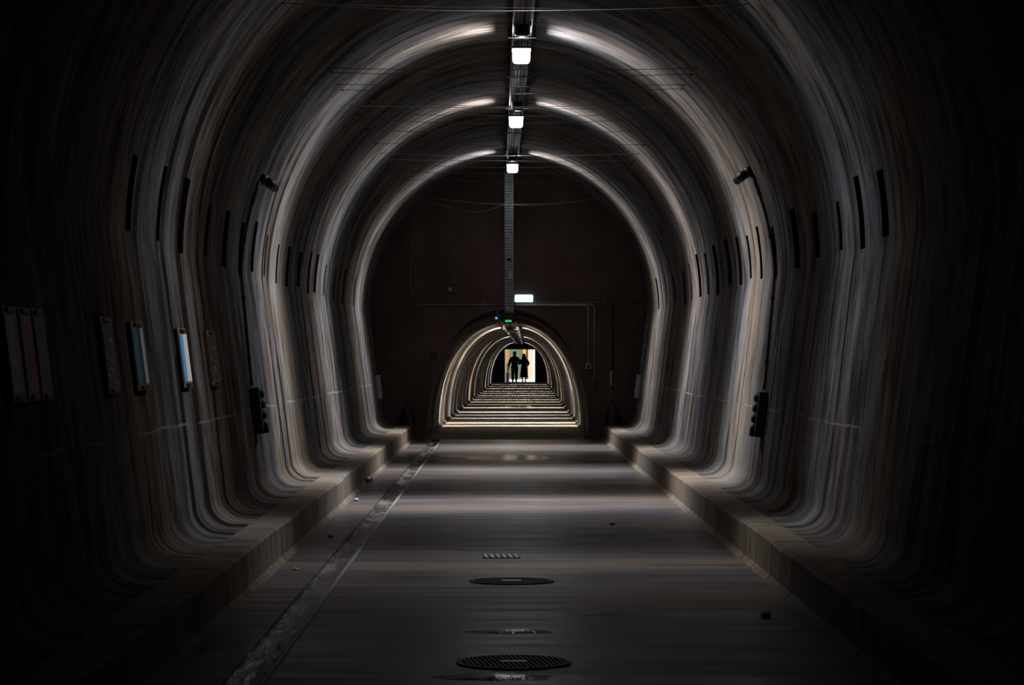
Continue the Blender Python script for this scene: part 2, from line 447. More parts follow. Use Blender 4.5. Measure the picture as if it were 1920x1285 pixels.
# hall floor with the drainage channel on the left
GX0, GX1, GD = -1.375, -1.195, .035
mb = MB(); E = .06
mb.box((( -1.95 + GX0) / 2 + .0, (Y0 + Y1) / 2, -.1), (GX0 + 1.95, Y1 - Y0, .2))
mb.box(((GX1 + 2.1) / 2, (Y0 + Y1) / 2, -.1), (2.1 - GX1, Y1 - Y0, .2))
struct(mb.build('floor', M['floor']))
mb = MB(); V = []; F = []; ny, nx_ = 900, 7        # lumpy wet silt in the channel
for i in range(ny + 1):
    y = Y0 + .01 + (Y1 - Y0 - .02) * i / ny
    for k in range(nx_ + 1):
        x = GX0 + (GX1 - GX0) * k / nx_
        V.append((x, y, -GD + .016 * noise.noise(Vector((x * 7, y * 5, 0))) + .008 * noise.noise(Vector((x * 19, y * 15, 4))) + .012 * (2 * k / nx_ - 1) ** 2))
for i in range(ny):
    for k in range(nx_): a = i * (nx_ + 1) + k; F.append([a, a + 1, a + nx_ + 2, a + nx_ + 1])
mb.add(V, F, True)
mb.box(((GX0 + GX1) / 2, (Y0 + Y1) / 2, -.14), (GX1 - GX0, Y1 - Y0 - .02, .12))
struct(mb.build('trim_3', M['gutter']))
# metal edge strip along the channel
mb = MB(); mb.box((GX1 + .015, (Y0 + Y1) / 2, .004), (.03, Y1 - Y0 - .1, .012), bev=.003)
struct(mb.build('trim_4', M['conduit']))

# ------------------------------------------------------------------ end wall with the opening to the passage
POW = 2.2
def arch(hw, h, n=64):
    """from the right base over the crown to the left base"""
    p = []
    for k in range(n + 1):
        a = PI * k / n; c, s_ = math.cos(a), math.sin(a)
        p.append((hw * math.copysign(abs(c) ** (2 / POW), c), h * abs(s_) ** (2 / POW)))
    return p
def passage_x(y): return .131 + .0155 * (y - 31.8)
PX = .07
inner = [(PX + x, z) for (x, z) in arch(1.54, 2.46, 64)]
def outer_pt(a):
    d = Vector((math.cos(a), math.sin(a))); o = Vector((HC, 1.2)); best = 6.0
    return (o.x + d.x * 4.4, max(-.1, o.y + d.y * 4.4))
outer = []
for k in range(65):
    a = -.27 + (PI + .54) * k / 64; outer.append(outer_pt(a))
TH = .35
mb = MB(); V = []; F = []
for (ring, y) in ((inner, Y1), (outer, Y1), (inner, Y1 + TH), (outer, Y1 + TH)): V += [(p[0], y, p[1]) for p in ring]
m = 65
for k in range(m - 1):
    F.append([k, k + 1, m + k + 1, m + k]); F.append([2 * m + k, 2 * m + k + 1, 3 * m + k + 1, 3 * m + k]); F.append([k, k + 1, 2 * m + k + 1, 2 * m + k])
# the opening narrows to the lining behind it
lin = [(passage_x(Y1 + TH) + x * .999, z * .999) for (x, z) in arch(1.6, 2.37, 64)]
b0 = len(V); V += [(p[0], Y1 + TH, p[1]) for p in outer] + [(p[0], Y1 + TH, p[1]) for p in lin]
for k in range(m - 1): F.append([b0 + k, b0 + k + 1, b0 + m + k + 1, b0 + m + k])
mb.add(V, F); struct(mb.build('wall_end', M['plaster']))
# wall closing the hall far behind the camera
mb = MB(); mb.box((HC, Y0 - .15, 2.5), (8, .3, 6)); struct(mb.build('wall_back', M['plaster']))

# ------------------------------------------------------------------ the narrow passage
P0, P1 = Y1 + .34, 83.5
mb = MB(); ys = [P0]; y = P0
while y < P1 - .01: y = min(P1, y + .20); ys.append(y)
pa = arch(1.6, 2.37, 56); V = []; F = []; UV = []; m = len(pa); al = [0.0]
for a, b in zip(pa, pa[1:]): al.append(al[-1] + math.dist(a, b))
for y in ys:
    r = ((y - P0) / 1.6) % 1.0
    rib = .045 if .40 < r < .60 else 0.0           # ring ribs of the lining
    k_ = 1.0 - rib / 1.6
    if y < P0 + 1.0: k_ = 1.0
    V += [(passage_x(y) + x * k_, y, z * k_) for (x, z) in pa]
for i in range(len(ys) - 1):
    for k in range(m - 1):
        F.append([i * m + k, i * m + k + 1, (i + 1) * m + k + 1, (i + 1) * m + k])
        UV.append([(ys[i], al[k]), (ys[i], al[k + 1]), (ys[i + 1], al[k + 1]), (ys[i + 1], al[k])])
mb.add(V, F, False, UV); struct(mb.build('wall_passage', M['lining'], fix=False))
mb = MB(); V = []
for y in (Y1, P1 + .3):
    for (x, z) in ((-2.2, 0), (2.2, 0), (2.2, -.2), (-2.2, -.2)): V.append((passage_x(y) + x, y, z - .0))
mb.add(V, [[0, 1, 5, 4], [1, 2, 6, 5], [2, 3, 7, 6], [3, 0, 4, 7], [0, 3, 2, 1], [4, 5, 6, 7]]); struct(mb.build('floor_passage', M['floor_dry']))
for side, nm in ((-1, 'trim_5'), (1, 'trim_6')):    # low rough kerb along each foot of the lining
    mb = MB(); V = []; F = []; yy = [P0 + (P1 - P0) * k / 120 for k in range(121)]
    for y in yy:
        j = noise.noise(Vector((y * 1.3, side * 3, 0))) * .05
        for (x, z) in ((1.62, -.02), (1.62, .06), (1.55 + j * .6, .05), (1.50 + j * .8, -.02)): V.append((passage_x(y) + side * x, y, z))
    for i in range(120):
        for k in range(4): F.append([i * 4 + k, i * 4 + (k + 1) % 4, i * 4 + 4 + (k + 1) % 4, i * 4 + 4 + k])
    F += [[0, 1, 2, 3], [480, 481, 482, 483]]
    mb.add(V, F); struct(mb.build(nm, M['recess_shade_kerb']))
# wall at the far end with the doorway
DX0, DX1, DZ = 0.02, 1.83, 1.93
mb = MB()
mb.box(((DX0 - 3.0) / 2, P1 + .15, 1.4), (DX0 + 3.0, .3, 3.2)); mb.box(((DX1 + 5.0) / 2, P1 + .15, 1.4), (5.0 - DX1, .3, 3.2))
mb.box(((DX0 + DX1) / 2, P1 + .15, (DZ + 3.0) / 2), (DX1 - DX0, .3, 3.0 - DZ))
struct(mb.build('wall_far', M['plaster']))

# ------------------------------------------------------------------ outside the doorway
M['white'] = plain('white_render', (.82, .80, .78), .8, var=.06)
M['cream'] = plain('cream_render', (.62, .50, .36), .8)
M['green'] = plain('green_render', (.115, .155, .088), .8)
M['orange'] = plain('orange_paint', (.85, .30, .03), .6)
M['red'] = plain('red_paint', (.55, .02, .02), .4)
M['darkred'] = plain('dark_red_enamel', (.16, .012, .014), .5)
M['pave'] = plain('pale_paving', (.62, .63, .66), .8)
mb = MB(); mb.box((1.0, P1 + 8.4, -.11), (16, 16.2, .2)); struct(mb.build('floor_outside', M['pave']))
mb = MB(); mb.box((.62, 95.2, 3), (1.95, .3, 6)); tag(mb.build('garden_wall', M['green']), 'muted green wall facing the doorway behind the couple', 'wall')
mb = MB(); mb.box((2.6, 95.1, 3), (2.0, .3, 6)); tag(mb.build('house_wall', M['cream']), 'cream house wall to the right of the green wall outside', 'wall')
mb = MB(); mb.box((1.36, 94.87, 1.38), (.22, .2, 2.78)); tag(mb.build('banner_panel', M['orange']), 'orange panel behind the shorter person, between green and cream walls', 'panel')
mb = MB(); mb.box((.235, 85.2, 1.4), (.15, .05, 2.8)); tag(mb.build('banner_panel', M['orange']), 'orange upright panel standing left of the man outside', 'panel')
mb = MB(); mb.lathe([(.0, .62), (.05, .60), (.08, .55), (.08, .38), (.11, .37), (.11, .33), (.08, .32), (.08, .06), (.12, .05), (.12, 0)][::-1], n=20)
hy = thing('fire_hydrant', 'red hydrant beside the left jamb, next to the man', 'hydrant', (.22, 84.6, -.01)); mb.build('barrel', M['red'], hy)
mb = MB(); mb.tube([(-.15, 0, .45), (.15, 0, .45)], .045, 12); mb.build('outlet', M['red'], hy)
# open door leaf and white pier
d1 = thing('door_1', 'white door leaf standing open at the left of the doorway', 'door', (DX0 + .02, P1 + .32, 0), R(84)); d1['kind'] = 'structure'
mb = MB(); mb.box((.45, 0, .96), (.9, .045, 1.9), bev=.004); mb.build('leaf', M['white'], d1)
mb = MB(); mb.tube([(.82, -.03, 1.0), (.82, -.07, 1.0), (.72, -.07, 1.0)], .01, 8); mb.build('door_handle', M['metal'], d1)
mb = MB(); mb.box((2.03, 86.6, 1.6), (.56, .5, 3.2)); tag(mb.build('gate_pier', M['white']), 'bright white pier just outside the right side of the doorway', 'pier')

# ------------------------------------------------------------------ lamps
def light(name, parent, loc, power, colour, sig_down, sig_up, tail, rad=.04, up=.08, near=1.15, far=.6):
    """point source with the luminaire's own distribution: a fan across the tunnel, weaker upwards"""
    L = bpy.data.lights.new(name, 'POINT'); L.energy = power; L.color = colour; L.shadow_soft_size = rad
    L.use_nodes = True; nt = L.node_tree; n = nt.nodes; em = n['Emission']
    g = n.new('ShaderNodeNewGeometry'); sx = n.new('ShaderNodeSeparateXYZ'); nt.links.new(g.outputs['Incoming'], sx.inputs[0])
    def mth(op, a, b=0.0, c=0.0, clamp=False):
        q = n.new('ShaderNodeMath'); q.operation = op; q.use_clamp = clamp
        for k, v in enumerate((a, b, c)):
            if isinstance(v, (int, float)): q.inputs[k].default_value = v
            else: nt.links.new(v, q.inputs[k])
        return q.outputs[0]
    down = mth('MULTIPLY', sx.outputs[2], -1.0, clamp=True)
    sig = mth('MULTIPLY_ADD', mth('POWER', down, .7), sig_down - sig_up, sig_up)
    fac = mth('MULTIPLY_ADD', mth('GREATER_THAN', sx.outputs[1], 0.0), far - near, near)   # wider towards the camera side of the lamp
    y_ = mth('DIVIDE', sx.outputs[1], mth('MULTIPLY', sig, fac))
    fan = mth('EXPONENT', mth('MULTIPLY', mth('MULTIPLY', y_, y_), -1.0))
    fan = mth('MULTIPLY_ADD', fan, 1.0 - tail, tail)
    vert = mth('MULTIPLY_ADD', mth('POWER', down, 2.5), 1.0 - up, up)
    nt.links.new(mth('MULTIPLY', fan, vert), em.inputs['Strength'])
    o = bpy.data.objects.new(name, L); o.location = loc; col.objects.link(o); o.parent = parent
    return o
def tray_x(y): return .205 - .0045 * (y - 12)
TRAY_Z = 5.035
def make_lamp(y, label, k, group):
    x = tray_x(y); z = EYE + 3.262
    t = thing('tunnel_lamp', label, 'lamp', (x, y, z), 0, group)
    mb = MB(); mb.box((0, 0, -.002), (.19, .26, .12), bev=.035); mb.build('lens', M['lens_cool'], t)
    mb = MB(); mb.box((0, 0, .072), (.21, .28, .026), bev=.006); mb.build('housing', M['boxgrey'], t)
    for s_ in (-.07, .07):
        mb = MB(); mb.box((s_, 0, .121), (.02, .05, .075)); mb.build('bracket', M['metal'], t)
    light('lamp_light', t, (0, 0, -.01), HALL_POWER * k, COOL, .20, .42, .011)
    return t
G = 'lamps hanging from the cable tray in the hall'
make_lamp(11.05, 'dim bulkhead lamp above the camera, nearer than the three bright ones', .20, G)
make_lamp(15.5, 'nearest and largest glowing white lamp under the cable tray', 1.0, G)
make_lamp(19.9, 'middle one of the three glowing white lamps under the cable tray', 1.0, G)
make_lamp(24.85, 'farthest and smallest glowing white lamp, in front of the brown end wall', 1.0, G)
# round black fittings in front of each lamp
mb = MB(); mb.lathe([(.0, -.085), (.055, -.08), (.078, -.06), (.082, 0), (.082, .045)], n=28)
jb = thing('ceiling_fitting', 'round black fitting under the tray right before the nearest bright lamp', 'fitting', (tray_x(14.7) - .003, 14.7, TRAY_Z - .048), 0, 'round black fittings on the cable tray')
mb.build('dome', M['black'], jb)
mb = MB(); mb.lathe([(.095, .030), (.095, .047)], n=28); mb.build('rim', M['darkmetal'], jb)
dup(jb, (tray_x(19.2) + .02, 19.2, TRAY_Z - .048), 0, 'round black fitting under the tray right before the middle bright lamp')
dup(jb, (tray_x(24.2), 24.2, TRAY_Z - .048), 0, 'round black fitting under the tray right before the farthest bright lamp')

# passage lamps
plist = [(32.2, NEUTRAL, .80), (33.55, WARM, 1.25), (36.0, NEUTRAL, .45), (37.9, NEUTRAL, .35), (39.9, NEUTRAL, 1.0), (43.2, NEUTRAL, .9), (45.9, NEUTRAL, .25), (48.5, WARM, .8), (51.0, NEUTRAL, .8),
         (53.6, NEUTRAL, .2), (56.1, NEUTRAL, 1.0), (59.4, NEUTRAL, .8), (62.7, WARM, .9), (67.7, NEUTRAL, 1.0), (72.5, NEUTRAL, .8), (77.5, NEUTRAL, .9)]
ordn = ['first', 'second', 'third', 'fourth', 'fifth', 'sixth', 'seventh', 'eighth', 'ninth', 'tenth', 'eleventh', 'twelfth', 'thirteenth', 'fourteenth', 'fifteenth', 'last']
for i, (y, c, k) in enumerate(plist):
    t = thing('passage_lamp', 'small lamp on the crown of the narrow passage, %s one in from the hall' % ordn[i] if i < 15 else 'small lamp on the crown of the narrow passage, closest to the far doorway',
              'lamp', (passage_x(y), y, 2.19), 0, 'lamps along the narrow passage')
    mb = MB(); mb.box((0, 0, 0), (.10, .16, .05), bev=.018); mb.build('lens', M['lens_warm'] if i < 3 else M['lens_cyan'], t)
    mb = MB(); mb.box((0, 0, .04), (.16, .26, .03), bev=.005); mb.box((0, 0, .10), (.03, .06, .10)); mb.box((0, -.16, .005), (.17, .04, .085), bev=.006); mb.build('housing', M['boxgrey'], t)
    light('lamp_light', t, (0, 0, -.005), PASS_POWER * k, c, (.135 if i < 8 else .095) if i > 1 else .12, .26 if i > 1 else .50, .004, .02, .24 if i > 1 else .40, .8, .8)

# ------------------------------------------------------------------ cable tray, cables
ct = thing('cable_tray', 'grey perforated cable tray along the crown and down the end wall', 'cable tray', (0, 0, 0))
def strip(path_w, name, mat, parent):
    pass
mb = MB(); V = []; F = []; UV = []; W = .10; ys = [2.0 + (Y1 - .06 - 2.0) * k / 40 for k in range(41)]
for y in ys:
    for (dx, dz) in ((-W, .055), (-W, 0), (W, 0), (W, .055), (W + .003, .055), (W + .003, -.003), (-W - .003, -.003), (-W - .003, .055)):
        V.append((tray_x(y) + dx, y, TRAY_Z + dz))
for i in range(40):
    for k in range(8):
        F.append([i * 8 + k, i * 8 + (k + 1) % 8, (i + 1) * 8 + (k + 1) % 8, (i + 1) * 8 + k])
        UV.append([(k * .2, ys[i]), (k * .2 + .2, ys[i]), (k * .2 + .2, ys[i + 1]), (k * .2, ys[i + 1])])
mb.add(V, F, False, UV); mb.build('horizontal_run', M['tray'], ct)
# drop down the end wall
xd = .095
mb = MB(); V = []; F = []; UV = []
zs = [2.40 + (5.06 - 2.40) * k / 20 for k in range(21)]
for z in zs:
    for (dx, dy) in ((-.085, -.055), (-.085, -.058), (.085, -.058), (.085, -.055), (.088, -.002), (-.088, -.002)):
        V.append((xd + dx, Y1 + dy, z))
for i in range(20):
    for k in range(6):
        F.append([i * 6 + k, i * 6 + (k + 1) % 6, (i + 1) * 6 + (k + 1) % 6, (i + 1) * 6 + k])
        UV.append([(k * .17, zs[i]), (k * .17 + .17, zs[i]), (k * .17 + .17, zs[i + 1]), (k * .17, zs[i + 1])])
F += [[0, 1, 2, 3, 4, 5], [120, 121, 122, 123, 124, 125]]; UV += [[(0, 0)] * 6] * 2
mb.add(V, F, False, UV); mb.build('vertical_drop', M['tray'], ct)
for i, (dx, mt) in enumerate(((-.075, 'cable'), (-.05, 'cable_tan'), (-.02, 'cable'), (.012, 'cable_black'), (.04, 'cable_tan'), (.07, 'cable'))):
    mb = MB(); mb.tube([(tray_x(y) + dx + .008 * math.sin(y * 1.7 + i), y, TRAY_Z - .018) for y in [2 + k * .5 for k in range(49)]], .011, 6)
    mb.build('cable', M[mt], ct)
for k, y in enumerate([4.2 + 2.2 * q for q in range(11)]):
    mb = MB(); mb.box((tray_x(y), y, TRAY_Z - .034), (.30, .03, .008)); mb.box((tray_x(y) - .14, y, TRAY_Z + .02), (.012, .02, .11)); mb.box((tray_x(y) + .14, y, TRAY_Z + .02), (.012, .02, .11))
    mb.build('hanger', M['boxgrey'], ct)
# parts seated on the drop
mb = MB(); mb.lathe([(.032, 0), (.05, 0), (.05, -.02), (.032, -.02), (.032, 0)], (xd, Y1 - .06, EYE + 1.80), 24, 'y'); mb.build('ring_bracket', M['metal'], ct)
mb = MB(); mb.box((xd + .02, Y1 - .075, EYE + 1.51), (.075, .035, .15), bev=.006); mb.build('switch_box', M['palebox'], ct)
mb = MB(); mb.lathe([(0, -.035), (.02, -.03), (.028, 0)], (xd - .045, Y1 - .058, EYE + .88), 16, 'y'); mb.build('knob', M['palebox'], ct)

pt = thing('cable_bundle', 'dark cable bundle along the crown of the narrow passage', 'cables', (0, 0, 0))
for i, (dx, dz, mt) in enumerate(((-.16, 0, 'cable_black'), (-.13, .012, 'cable'), (.13, .005, 'cable_black'), (.16, 0, 'cable_tan'))):
    mb = MB(); mb.tube([(passage_x(y) + dx + .012 * math.sin(y * 1.1 + i), y, 2.255 + dz) for y in [27.6 + k * .7 for k in range(80)]], .017, 6); mb.build('cable', M[mt], pt)
for k in range(18):
    y = 28.4 + 3.0 * k; mb = MB(); mb.box((passage_x(y), y, 2.225), (.40, .035, .012)); mb.box((passage_x(y) - .19, y, 2.265), (.012, .03, .08)); mb.box((passage_x(y) + .19, y, 2.265), (.012, .03, .08)); mb.build('bracket', M['metal'], pt)

# ------------------------------------------------------------------ end wall fittings
es = thing('exit_sign', 'glowing cyan-white sign box on the end wall right of the tray', 'sign', (.375, Y1, EYE + 1.07))
mb = MB(); mb.box((0, -.012, 0), (.30, .024, .10), bev=.006); mb.build('case', M['palebox'], es)
mb = MB(); mb.box((0, -.05, 0), (.345, .055, .14), bev=.02); mb.build('lit_face', M['sign_cyan'], es)
sl = bpy.data.lights.new('sign_light', 'AREA'); sl.energy = .5; sl.color = (.45, .85, 1); sl.shape = 'RECTANGLE'; sl.size = .3; sl.size_y = .1
so = bpy.data.objects.new('sign_light', sl); so.location = (0, -.085, 0); so.rotation_euler = (R(-90), 0, 0); col.objects.link(so); so.parent = es
def arc_pts(c, r, a0, a1, n=6): return [(c[0] + r * math.cos(a0 + (a1 - a0) * k / n), c[1], c[2] + r * math.sin(a0 + (a1 - a0) * k / n)) for k in range(n + 1)]
yc = Y1 - .015
zc = EYE + .955
c_ = thing('conduit', 'long thin conduit across the end wall left of the tray', 'conduit', (0, 0, 0))
mb = MB(); mb.tube([(-2.40, yc, zc), (-.01, yc, zc)], .011, 8); mb.build('pipe', M['conduit'], c_)
for x in (-2.2, -1.6, -1.0, -.4):
    mb = MB(); mb.box((x, Y1 - .012, zc), (.03, .024, .05)); mb.build('clip', M['conduit'], c_)
c_ = thing('conduit', 'upper conduit running right from the tray to the side wall', 'conduit', (0, 0, 0))
mb = MB(); mb.tube([(.20, yc, zc + .04), (2.60, yc, zc + .04)], .011, 8); mb.build('pipe', M['conduit'], c_)
for x in (.7, 1.3, 1.9, 2.3):
    mb = MB(); mb.box((x, Y1 - .012, zc + .04), (.03, .024, .05)); mb.build('clip', M['conduit'], c_)
def drop(x, z0, zb, label, pale):
    c_ = thing('conduit', label, 'conduit', (0, 0, 0))
    pts = [(.20, yc - .004, z0)] + arc_pts((x - .07, yc - .004, z0 - .07), .07, PI / 2, 0) + [(x, yc - .004, zb + .05)]
    mb = MB(); mb.tube(pts, .012, 8); mb.build('pipe', M['cable'], c_)
    mb = MB(); mb.box((x, Y1 - .03, zb), (.10, .06, .10), bev=.012); b = mb.build('switch_box', M['palebox'] if not pale else M['boxgrey'], c_)
    mb = MB(); mb.lathe([(.03, -.0), (.03, -.012), (0, -.014)], (x, Y1 - .06, zb), 16, 'y'); mb.build('switch_face', M['black'], b)
drop(1.595, zc - .015, EYE - .21, 'conduit bending down to the higher small box right of the opening', False)
drop(1.71, zc + .005, EYE - .55, 'conduit bending down to the lower small box right of the opening', True)
c_ = thing('conduit', 'thin dark vertical pipe ending in a pale tube, right end wall', 'conduit', (0, 0, 0))
mb = MB(); mb.tube([(2.05, yc, zc + .03), (2.05, yc, EYE - .32)], .009, 8); mb.build('pipe', M['darkmetal'], c_)
mb = MB(); mb.tube([(2.025, yc - .01, EYE - .30), (2.025, yc - .01, EYE - .59)], .023, 12); mb.build('pale_tube', M['cable_tan'], c_)
c_ = thing('conduit', 'faint vertical pipe high on the left half of the end wall', 'conduit', (0, 0, 0))
mb = MB(); mb.tube([(-1.78, yc, EYE + 2.25), (-1.78, yc, zc + .03)], .008, 8); mb.build('pipe', M['conduit'], c_)
bx = thing('alarm_box', 'small grey box with a blue light at the crown of the opening', 'alarm', (-.125, Y1 + .16, EYE + .70))
mb = MB(); mb.box((0, -.04, 0), (.12, .08, .13), bev=.01); mb.build('case', M['boxgrey'], bx)
mb = MB(); mb.lathe([(.024, 0), (.022, -.012), (0, -.02)], (-.02, -.08, 0), 16, 'y'); mb.build('blue_light', M['led_blue'], bx)
mb = MB(); mb.box((0, -.03, .115), (.03, .03, .11)); mb.build('stem', M['metal'], bx)
gs = thing('exit_sign', 'small green exit sign hanging at the crown inside the narrow passage', 'sign', (.085, 28.0, EYE + .67))
mb = MB(); mb.box((0, 0, 0), (.15, .04, .065), bev=.006); mb.box((0, 0, .07), (.02, .02, .08)); mb.build('case', M['boxgrey'], gs)
mb = MB(); mb.box((0, -.022, 0), (.125, .006, .042)); mb.build('lit_face', M['sign_green'], gs)

def plate(name, label, cat, x, z, w, h, mat):
    mb = MB(); mb.box((x, Y1 - .012, z), (w, .024, h), bev=.006); return tag(mb.build(name, mat), label, cat)
plate('wall_plate', 'small pale square plate high on the end wall left of the tray', 'plate', -1.02, EYE + 1.24, .075, .075, M['stone'])
plate('wall_plate', 'dark square cover on the end wall left of the opening crown', 'plate', -1.32, EYE + .0, .13, .10, M['black'])

# covered extinguishers standing on the ledges against the end wall
def extinguisher(x, side, label):
    t = thing('fire_extinguisher', label, 'extinguisher', (x, Y1 - .16, LEDGE_Z + .002), 0, 'covered extinguishers by the end wall')
    mb = MB(); mb.lathe([(.065, 0), (.07, .015), (.07, .30), (.05, .35), (.02, .37), (.018, .40)], n=20); mb.build('cylinder', M['darkred'], t)
    mb = MB(); V = []; n = 20; F = []
    hs = [(0.0, .145), (.12, .135), (.26, .10), (.38, .05), (.47, .012)]
    for (h, r) in hs:
        for k in range(n + 1):
            a = -PI / 2 + .26 + (2 * PI - .52) * k / n       # open at the front
            rr = r * (1 + .05 * math.sin(5 * a)); V.append((rr * math.cos(a), rr * math.sin(a), h))
    for i in range(len(hs) - 1):
        for k in range(n): F.append([i * (n + 1) + k, i * (n + 1) + k + 1, (i + 1) * (n + 1) + k + 1, (i + 1) * (n + 1) + k])
    mb.add(V, F, True); mb.build('cover', M['black'], t)
    mb = MB(); mb.tube([(.0, -.0, .39), (.05, -.05, .37), (.085, -.07, .28), (.08, -.075, .12)], .012, 8); mb.build('hose', M['black'], t)
extinguisher(-1.81 + .0, -1, 'dark covered extinguisher on the left ledge against the end wall')
extinguisher(2.05, 1, 'dark covered extinguisher with red showing on the right ledge by the end wall')

# ------------------------------------------------------------------ socket boxes, conduits and cameras on the side walls
def wall_frame(side, z):
    x, zz, n = wall_at(z, side); return x, zz, n
def socket_box(y, side, zc_, label, mat):
    x, z, n = wall_at(zc_, side)
    t = thing('socket_box', label, 'socket box', (x, y, z))
    tilt = -math.atan2(n[1], abs(n[0])) * side
    rot = Matrix.Rotation(tilt, 3, 'Y')
    nx = Vector((-n[0], 0, -n[1]))
    mb = MB(); mb.box(nx * .045, (.09, .16, .44), rot, .012); mb.build('case', M[mat], t)
    up = rot @ Vector((0, 0, 1))
    for k in range(4):
        mb = MB(); mb.lathe([(.036, 0), (.038, .028), (.026, .034), (0, .034)], n=16, axis='x')
        d = bpy.data.objects
        o = mb.build('socket', M['black'], t)
        o.location = nx * .088 + up * (.15 - .10 * k); o.rotation_euler = (0, (PI if side > 0 else 0) + tilt, 0)
    mb = MB(); mb.box(nx * .08 - up * .19 + Vector((0, -.03, 0)), (.10, .06, .06), rot, .008); mb.build('plug', M['black'], t)
    return t
def wall_conduit(y, side, za, zb, label, r, mat, drift=0.0):
    t = thing('wall_conduit', label, 'conduit', (0, 0, 0)); pts = []
    for k in range(25):
        z = za + (zb - za) * k / 24; x, zz, n = wall_at(z, side, r + .004); pts.append((x, y + drift * k / 24, zz))
    mb = MB(); mb.tube(pts, r, 10); mb.build('pipe', M[mat], t)
    for k in (3, 10, 17, 22):
        mb = MB(); p = Vector(pts[k]); mb.box(p, (r * 2.6, .03, .03)); mb.build('clip', M['boxgrey'], t)
def dome_camera(y, side, z, label):
    x, zz, n = wall_at(z, side); t = thing('security_camera', label, 'camera', (x, y, zz), 0, 'cameras on the side walls')
    nx = Vector((-n[0], 0, -n[1]))
    mb = MB(); mb.tube([nx * -.005, nx * .06], .055, 20); mb.build('base', M['black'], t)
    mb = MB(); mb.tube([nx * .05, nx * .09 + Vector((0, .02, -.01)), nx * .13 + Vector((0, .14, -.03))], [.035, .05, .045], 18); b = mb.build('camera_body', M['black'], t)
    mb = MB(); mb.tube([nx * .13 + Vector((0, .135, -.03)), nx * .131 + Vector((0, .15, -.031))], .036, 18); mb.build('lens_glass', M['metal'], b)
socket_box(13.45, -1, 1.07, 'dark socket box low on the left wall under a conduit', 'boxgrey')
socket_box(13.75, 1, 1.02, 'dark socket box low on the right wall under a conduit', 'boxgrey')
socket_box(26.35, -1, 1.0, 'pale socket box at the far end of the left wall', 'palebox')
socket_box(26.35, 1, 1.02, 'pale socket box at the far end of the right wall', 'palebox')
wall_conduit(13.45, -1, 1.31, 3.30, 'black conduit rising from the dark socket box up the left wall', .014, 'cable_black', .40)
wall_conduit(13.85, 1, 1.26, 3.42, 'black conduit rising from the dark socket box up the right wall', .014, 'cable_black', .45)
wall_conduit(26.35, -1, 1.24, 2.5, 'thin grey conduit above the pale box at the far left', .012, 'conduit')
wall_conduit(26.35, 1, 1.26, 2.3, 'thin grey conduit above the pale box at the far right', .012, 'cable')
dome_camera(13.95, -1, 3.33, 'small black camera high on the left wall beside a conduit')
dome_camera(14.35, 1, 3.46, 'small black camera high on the right wall beside a conduit')

# ------------------------------------------------------------------ painted panels on the left wall
def paint_mat(name, stops, dirn=(1, 0), wob=.25, specks=None):
    t = NT(name); co = t.node('ShaderNodeTexCoord'); sx = t.node('ShaderNodeSeparateXYZ'); t.link(co.outputs['UV'], sx.inputs[0])
    n = t.noise(t.coord('UV', (3, 6, 1)), 1, 5)
    f = t.math('ADD', t.math('ADD', t.math('MULTIPLY', sx.outputs[0], dirn[0]), t.math('MULTIPLY', sx.outputs[1], dirn[1])), t.math('MULTIPLY', t.math('SUBTRACT', n, .5), wob))
    c = t.ramp(f, stops)
    if specks:
        s_ = t.noise(t.coord('UV', (7, 9, 1), (2, 3, 0)), 1, 3); c = t.mix(t.ramp(s_, [(.60, 0.0), (.64, 1.0)]), c, specks)
    t.set(**{'Base Color': c, 'Roughness': .55}); return t.m
wood = plain('dark_brown_wood', (.22, .115, .05), .6)
pm = {
 'blue_white': paint_mat('blue_and_white_paint', [(.0, (.02, .05, .09)), (.12, (.12, .38, .62)), (.45, (.15, .45, .72)), (.52, (.78, .80, .82)), (1, (.82, .82, .82))], wob=.16),
 'dark_specks': paint_mat('black_paint_with_specks', [(.0, (.012, .014, .014)), (1, (.03, .03, .03))], specks=(.62, .50, .30)),
 'teal_white': paint_mat('teal_black_white_paint', [(.0, (.05, .20, .28)), (.36, (.06, .24, .34)), (.44, (.02, .02, .03)), (.62, (.02, .02, .03)), (.68, (.75, .75, .76)), (.86, (.75, .75, .76)), (.92, (.05, .05, .06))], wob=.10),
 'dark_pale': paint_mat('dark_paint_with_pale_marks', [(.0, (.02, .02, .024)), (1, (.05, .035, .03))], specks=(.40, .42, .45)),
 'blue_orange': paint_mat('pale_blue_and_orange_paint', [(.0, (.10, .30, .38)), (.35, (.14, .32, .38)), (.5, (.30, .30, .33)), (.62, (.30, .12, .02)), (1, (.10, .06, .05))], wob=.3),
 'red': paint_mat('deep_red_paint', [(.0, (.03, .03, .05)), (.30, (.03, .03, .05)), (.36, (.30, .006, .012)), (1, (.34, .008, .015))], wob=.06),
 'navy_brown': paint_mat('navy_and_brown_paint', [(.0, (.02, .02, .02)), (.5, (.05, .026, .016)), (.7, (.014, .035, .065)), (1, (.01, .03, .06))], wob=.2)}
